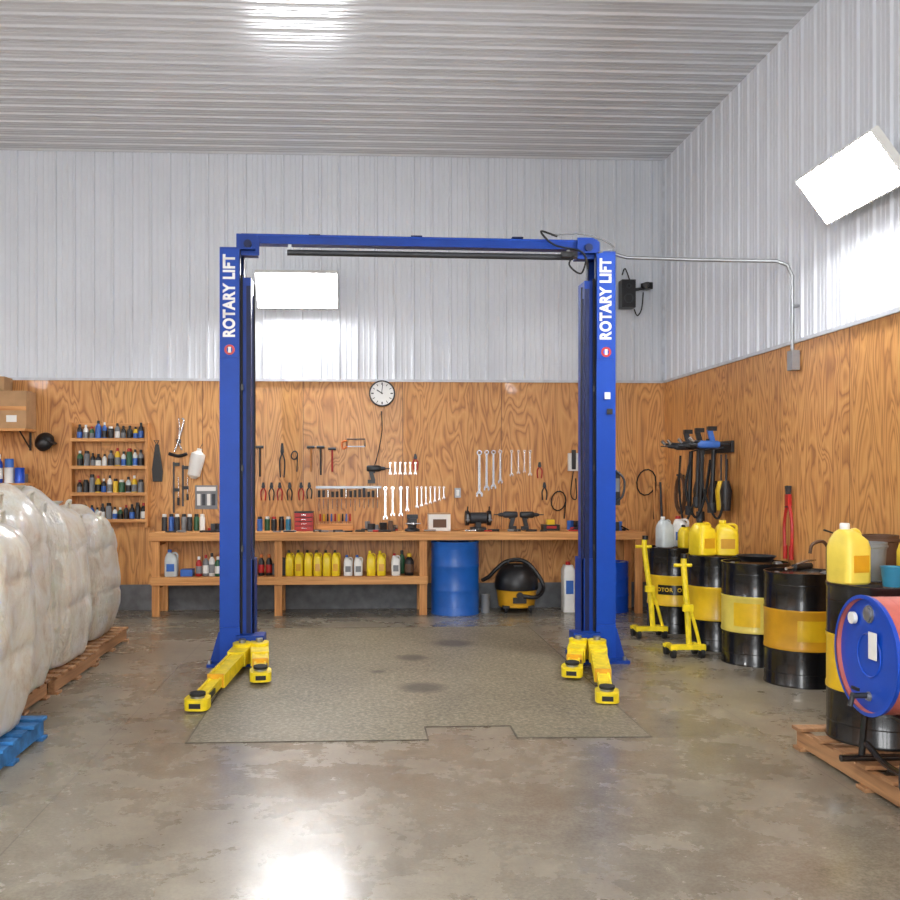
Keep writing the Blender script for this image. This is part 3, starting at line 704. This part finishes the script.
b=B('wall_phone'); b.box((2.63,yw-.04,1.80),(.12,.07,.22),M_white); b.box((2.63,yw-.08,1.83),(.05,.03,.24),M_blk); b.tube([(2.63,yw-.06,1.69),(2.6,yw-.05,1.4),(2.67,yw-.05,1.35),(2.66,yw-.05,1.6)],.007,M_rub,smooth=5); b.done(bevel=.004)
b=B('wall_outlets')
for x in (-1.55,1.20,2.9): b.box((x,yw-.02,1.42),(.075,.04,.12),M_gal); b.box((x,yw-.042,1.42),(.035,.004,.07),M_white)
b.done(bevel=.002)
b=B('garden_tools')
for x,m in ((3.62,M_lumberv),(3.70,M_iron)):
    b.cyl((x,11.35,.02),(x+.02,11.62,1.55),.014,m); 
b.box((3.62,11.36,.14),(.14,.02,.24),M_iron,rot=(-.17,0,0)); b.box((3.70,11.3,.03),(.1,.14,.05),M_blk)
b.done()
# ------------------------------------------------------------------ bench top
zt=.972
b=B('spray_cans')
for i in range(7): spray(b,-2.34+i*.075,11.5+.04*(i%2),zt,[M_blk,M_lblue,M_blk,M_grey,M_blk,M_grn,M_white][i],[M_white,M_blk][i%2])
for i in range(5): spray(b,-1.2+i*.085,11.45+.05*(i%2),zt,[M_lblue,M_grn,M_blk,M_blk,M_teal][i],[M_blk,M_white,M_red][i%3],.17)
b.done()
b=B('red_toolbox')
b.box((-.67,11.45,zt+.11),(.22,.2,.22),M_red); 
for k in range(4): b.box((-.67,11.347,zt+.035+k*.052),(.19,.008,.042),M_red); b.box((-.67,11.34,zt+.035+k*.052),(.06,.008,.008),M_chrome); b.box((-.67,11.348,zt+.061+k*.052),(.2,.004,.008),M_blk)
b.box((-.67,11.45,zt+.225),(.23,.21,.012),M_blk); b.done(bevel=.004)
b=B('screwdriver_rack'); b.box((-.3,11.5,zt+.04),(.42,.08,.08),M_lumber)
for i in range(9): 
    x=-.48+i*.045; b.cyl((x,11.5,zt+.07),(x,11.5,zt+.12),.004,M_chrome,n=6); b.cyl((x,11.5,zt+.11),(x,11.5,zt+.20),.012,[M_red,M_dyel,M_blk,M_lblue][i%4],r2=.009,n=8)
b.done(bevel=.002)
b=B('bench_vise'); x,y=.62,11.3
b.lathe([(.09,0),(.09,.02),(.05,.04),(.05,.07)],M_iron,T(x,y,zt),20)
b.box((x,y+.03,zt+.115),(.11,.16,.09),M_iron); b.box((x,y-.02,zt+.175),(.13,.03,.05),M_iron); b.box((x,y-.09,zt+.12),(.1,.09,.07),M_iron); b.box((x,y-.065,zt+.175),(.13,.03,.05),M_iron)
b.cyl((x,y-.1,zt+.1),(x,y-.21,zt+.1),.014,M_chrome); b.cyl((x-.09,y-.2,zt+.1),(x+.09,y-.2,zt+.1),.007,M_chrome); b.done(bevel=.004)
b=B('cardboard_box'); b.box((.95,11.42,zt+.1),(.26,.22,.2),M_white); b.box((.95,11.42,zt+.205),(.265,.225,.012),M_card); b.box((.95,11.308,zt+.09),(.16,.004,.1),M_brown); b.done(bevel=.003)
b=B('bench_grinder'); x,y=1.42,11.4
b.box((x,y,zt+.02),(.18,.16,.04),M_blk); b.box((x,y,zt+.07),(.07,.09,.08),M_blk); b.cyl((x-.1,y,zt+.15),(x+.1,y,zt+.15),.068,M_iron,n=22)
for sg in (-1,1): 
    b.cyl((x+sg*.11,y,zt+.15),(x+sg*.155,y,zt+.15),.09,M_blk,n=22); b.cyl((x+sg*.12,y-.01,zt+.15),(x+sg*.145,y-.01,zt+.15),.082,M_grey,n=22); b.box((x+sg*.135,y-.1,zt+.13),(.05,.05,.01),M_gal); b.tube([(x+sg*.13,y-.02,zt+.22),(x+sg*.13,y-.06,zt+.29)],.008,M_blk)
b.done(bevel=.003)
b=B('cordless_drill'); drill(b,T(2.02,11.35,zt+.19)@R(PI/2,'Y')@R(-PI/2,'Z'),M_blk); b.done(bevel=.002)
b=B('cordless_drill'); drill(b,T(1.80,11.4,zt+.19)@R(-PI/2,'Y')@R(PI/2,'Z'),M_iron); b.done(bevel=.002)
b=B('battery_charger'); b.box((2.3,11.4,zt+.035),(.2,.16,.07),M_blk); b.box((2.3,11.4,zt+.1),(.09,.09,.06),M_dyel); b.box((2.3,11.318,zt+.04),(.12,.004,.03),M_red); b.done(bevel=.006)
b=B('bench_clutter')
free=[(-1.78,-1.36),(.05,.42),(2.5,3.2),(2.5,3.2)]
def junk(x,y):
    a=random.uniform(0,PI); m=random.choice([M_iron,M_blk,M_blk,M_red,M_iron,M_lblue,M_iron,M_grey,M_brown,M_chrome])
    if random.random()<.5: h=random.uniform(.03,.13); b.box((x,y,zt+h/2),(random.uniform(.04,.1),.05,h),m,rot=(0,0,a))
    else:
        l=random.uniform(.06,.12); r=random.uniform(.01,.024); dx,dy=math.cos(a)*l*.5,math.sin(a)*.05; b.cyl((x-dx,y-dy,zt+r),(x+dx,y+dy,zt+r),r,m,n=10)
for i in range(70): junk(random.uniform(*free[i%4]),random.uniform(11.16,11.6))
for i in range(34):   # loose tools along the clear front edge of the bench
    x=random.uniform(-2.3,2.4)
    if .44<x<.8: continue
    m=random.choice([M_iron,M_blk,M_chrome,M_red,M_grey,M_iron]); l=random.uniform(.08,.16); r=random.uniform(.008,.016)
    b.cyl((x-l/2,11.15+random.uniform(-.01,.02),zt+r),(x+l/2,11.15+random.uniform(-.01,.02),zt+r),r,m,n=8)
for i in range(7):
    x=2.62+i*.085; b.cyl((x,11.3+.05*(i%3),zt),(x,11.3+.05*(i%3),zt+.05+.03*(i%4)),.022,[M_blk,M_chrome,M_lblue,M_iron][i%4],n=12)
b.tube([(2.5,11.2,zt+.012),(2.7,11.25,zt+.05),(2.9,11.2,zt+.012),(3.1,11.3,zt+.06),(3.2,11.2,zt+.012)],.01,M_rub,smooth=5)
b.done(bevel=.001)
# ------------------------------------------------------------------ under bench
b=B('shop_vacuum'); x,y=1.88,11.36
b.lathe([(.20,.06),(.215,.07),(.245,.27),(.25,.28)],M_dorg,T(x,y,0),28)
b.lathe([(.255,.27),(.262,.29),(.262,.35),(.25,.42),(.20,.50),(.16,.55),(.10,.57)],M_blk,T(x,y,0),28)
b.box((x,y-.05,.54),(.1,.2,.06),M_blk); b.tube([(x-.1,y,.52),(x-.08,y,.62),(x+.08,y,.62),(x+.1,y,.52)],.014,M_blk,smooth=3)
b.cyl((x,y-.2,.22),(x,y-.28,.22),.04,M_blk); b.box((x,y-.24,.16),(.16,.004,.07),M_blk)
b.tube([(x,y-.25,.22),(x+.2,y-.24,.2),(x+.31,y-.1,.3),(x+.24,y-.05,.46),(x+.1,y+.0,.60),(x-.1,y+.05,.60),(x-.24,y+.05,.5),(x-.33,y-.0,.42),(x-.42,y-.05,.38)],.024,M_blk,10,smooth=8)
for a in range(4):
    aa=PI/4+a*PI/2; cx,cy=x+.21*math.cos(aa),y+.21*math.sin(aa); b.box((cx,cy,.075),(.08,.08,.03),M_blk); b.cyl((cx-.014,cy,.03),(cx+.014,cy,.03),.03,M_rub)
b.done()
b=B('paint_can'); can(b,1.49,11.25,0,.05,.22,M_grey); b.done()
b=B('white_container'); b.loft([(0,0,0,.07,.1,6),(0,0,.5,.07,.1,6),(0,0,.56,.05,.08,4)],M_white,T(2.50,11.33,0)); b.lathe([(.03,.56),(.03,.6)],M_red,T(2.5,11.33,0),14); b.box((2.5,11.228,.3),(.09,.004,.16),M_lblue); b.done()
b=B('white_container'); b.loft([(0,0,0,.09,.1,5),(0,0,.3,.09,.1,5),(0,0,.36,.04,.05,3)],M_grey,T(2.70,11.35,0)); b.lathe([(.025,.36),(.025,.4)],M_blk,T(2.70,11.35,0),14); b.done()
# ------------------------------------------------------------------ yellow dollies
def dolly(x,y,lean,h):
    b=B('drum_hand_truck')
    b.box((x,y-.02,.10),(.32,.05,.045),M_yel)
    b.box((x-.12,y+.07,.09),(.04,.22,.04),M_yel); b.box((x+.12,y+.07,.09),(.04,.22,.04),M_yel)
    b.tube([(x+.02,y,.11),(x+.02+lean*.35,y,h*.45),(x+.02+lean,y+.02,h*.9),(x+.02+lean*.9,y+.02,h)],.027,M_yel,smooth=4)
    b.tube([(x+.12,y,.11),(x+.08+lean*.3,y,h*.35),(x+.03+lean*.5,y,h*.55)],.016,M_yel,smooth=4)
    b.cyl((x+.02+lean-.09,y+.02,h*.92),(x+.02+lean+.07,y+.02,h*.92),.016,M_yel)
    b.cyl((x+.02+lean*.9,y+.02,h-.01),(x+.02+lean*.9,y+.02,h+.03),.03,M_blk)
    b.box((x+.02+lean*.5,y-.03,h*.5),(.09,.04,.06),M_yel)
    for sx in (-.13,.13):
        for yy in (-.02,.17):
            b.cyl((x+sx-.018,y+yy,.045),(x+sx+.018,y+yy,.045),.045,M_rub,n=16); b.box((x+sx,y+yy,.085),(.05,.06,.03),M_yel)
    b.done()
dolly(2.92,9.42,-.08,1.0)
dolly(2.93,8.40,-.04,.90)
# ------------------------------------------------------------------ right-wall air tool rack
b=B('air_tool_rack')
xr=XR-.022
b.box((xr-.02,9.95,1.93),(.03,1.0,.12),M_blk)
for y in (9.5,9.85,10.2,10.4):
    b.cyl((xr-.02,y,1.95),(xr-.42,y-.05,1.98),.014,M_iron)
    b.cyl((xr-.42,y-.05,1.98),(xr-.46,y-.05,2.02),.02,M_chrome)
for i,(y,m) in enumerate(((9.5,M_lblue),(9.85,M_blk),(10.2,M_iron))):
    drill(b,T(xr-.28,y-.03,1.95)@R(PI/2,'X')@R(-PI/2,'Y')@R(PI*0,'Z'),m,.26)
b.tube([(xr-.3,9.5,1.9),(xr-.32,9.45,1.5),(xr-.2,9.4,1.2),(xr-.1,9.45,1.45),(xr-.06,9.5,1.8)],.012,M_rub,smooth=6)
b.tube([(xr-.3,9.85,1.85),(xr-.38,9.8,1.5),(xr-.3,9.75,1.2),(xr-.18,9.8,1.4),(xr-.1,9.85,1.8)],.014,M_rub,smooth=6)
b.tube([(xr-.3,10.2,1.85),(xr-.33,10.15,1.5),(xr-.3,10.1,1.15),(xr-.2,10.1,1.3),(xr-.06,10.2,1.8)],.012,M_rub,smooth=6)
for y,l in ((9.65,.55),(9.98,.65),(10.08,.5),(10.32,.6)):
    b.cyl((xr-.14,y,1.9),(xr-.16,y,1.9-l),.024,M_blk); b.cyl((xr-.16,y,1.9-l),(xr-.16,y,1.8-l),.045,M_iron); b.cyl((xr-.14,y,1.9),(xr-.01,y,1.93),.008,M_iron)
for y,m in ((9.42,M_blk),(9.55,M_dyel),(9.75,M_blk),(10.2,M_blk)):
    b.loft([(0,0,0,.04,.04,3),(0,0,.2,.055,.055,3),(0,0,.3,.03,.03,3)],m,T(xr-.1,y,1.28)); b.cyl((xr-.1,y,1.55),(xr-.1,y,1.85),.008,M_iron)
b.done()
b=B('air_hose')
pts=[]
for k in range(5*16+1):
    a=2*PI*k/16; pts.append((xr-.03-.006*(k/16),10.95+.15*math.cos(a)*(1+.05*math.sin(k)),1.42+.22*math.sin(a)*(1+.05*math.cos(k*.7))))
b.tube(pts,.012,M_brown,6); b.cyl((xr,10.95,1.63),(xr-.09,10.95,1.64),.012,M_iron); b.done()
b=B('bolt_cutters')
for k,y in enumerate((8.12,8.24)):
    b.tube([(xr-.03,y,.92),(xr-.03,y+(.015 if k else -.015),1.2),(xr-.03,8.18+(.02 if k else -.02),1.38)],.015,M_red,smooth=4)
    b.cyl((xr-.03,y,.9),(xr-.03,y,1.02),.02,M_red)
b.box((xr-.03,8.18,1.42),(.03,.07,.1),M_red); b.box((xr-.03,8.16,1.5),(.025,.025,.09),M_iron,rot=(.2,0,0)); b.box((xr-.03,8.2,1.5),(.025,.025,.09),M_iron,rot=(-.2,0,0))
b.cyl((xr,8.18,1.36),(xr-.06,8.18,1.36),.006,M_iron)
b.done()
# ------------------------------------------------------------------ things on drums
zd=.883
b=B('oil_jug'); jug(b,3.24,8.86,zd,.19,.22,.34,M_jug,M_blk,.3,label=M_dorg); b.done()
b=B('oil_jug'); jug(b,3.46,8.84,zd,.21,.22,.33,M_jug,M_jug,-.2,label=M_dorg); b.done()
b=B('oil_jug'); jug(b,3.20,9.85,zd,.15,.16,.32,M_clear,M_white,.3); b.done()
b=B('oil_jug'); jug(b,3.42,10.0,zd,.17,.18,.32,M_white,M_red,-.3,label=M_lblue); b.done()
b=B('oil_jug'); jug(b,3.38,9.74,zd,.13,.12,.24,M_jug,M_blk,.2); b.done()
b=B('drip_tray'); b.lathe([(.12,0),(.17,.05),(.165,.05),(.115,.008)],M_blk,T(3.48,8.2,zd),24,cap=True); b.done()
b=B('grease_gun'); b.cyl((3.4,7.3,zd+.03),(3.6,7.45,zd+.03),.028,M_blk); b.cyl((3.4,7.3,zd+.03),(3.3,7.22,zd+.03),.012,M_chrome); b.tube([(3.42,7.3,zd+.055),(3.5,7.3,zd+.085),(3.62,7.4,zd+.08)],.008,M_chrome); b.done()
b=B('drum_pump'); b.cyl((3.66,7.26,zd-.01),(3.66,7.26,zd+.2),.022,M_brown); b.tube([(3.66,7.26,zd+.18),(3.6,7.24,zd+.24),(3.5,7.2,zd+.22),(3.48,7.2,zd+.15)],.013,M_brown,smooth=4); b.tube([(3.66,7.26,zd+.2),(3.70,7.24,zd+.3),(3.6,7.22,zd+.33)],.008,M_iron); b.done()
b=B('plastic_bucket'); bucket(b,3.38,6.22,zd,.12,.27,M_grey); b.done()
b=B('plastic_bucket'); bucket(b,3.62,6.46,zd,.12,.34,M_brown); b.done()
b=B('measuring_jug'); b.lathe([(.05,0),(.06,.14),(.068,.16),(.06,.16),(.045,.01)],M_lblue,T(3.38,6.50,zd),18); b.tube([(3.33,6.48,zd+.13),(3.28,6.47,zd+.10),(3.33,6.48,zd+.05)],.008,M_lblue,smooth=4); b.done()
z5=.145+.883
b=B('oil_jug'); jug(b,2.765,5.26,z5,.17,.2,.34,M_jugp,M_white,.25,label=M_dorg); b.done()
b=B('oil_jug'); jug(b,3.10,5.16,z5,.17,.16,.30,M_jug,M_blk,-.1,label=M_dorg); b.done()
b=B('measuring_jug'); b.lathe([(.05,0),(.062,.1),(.066,.11),(.06,.11),(.045,.01)],M_teal,T(2.92,5.08,z5),18); b.tube([(2.98,5.07,z5+.09),(3.01,5.06,z5+.07),(2.975,5.07,z5+.03)],.006,M_teal,smooth=4); b.done()
b=B('plastic_bucket'); bucket(b,2.98,5.42,z5,.09,.22,M_grey); b.done()
# ------------------------------------------------------------------ camera / world
cam=bpy.data.cameras.new('camera'); co=bpy.data.objects.new('camera',cam); sc.collection.objects.link(co)
co.location=(0,0,1.64); co.rotation_euler=(PI/2,0,-math.radians(2.71)); cam.sensor_width=36; cam.lens=38; cam.shift_x=.05; cam.shift_y=.0278
sc.camera=co
w=bpy.data.worlds.new('w'); sc.world=w; w.use_nodes=True; w.node_tree.nodes['Background'].inputs[0].default_value=(.5,.55,.6,1); w.node_tree.nodes['Background'].inputs[1].default_value=.3
sc.view_settings.view_transform='Standard'
sc.view_settings.exposure=0.0
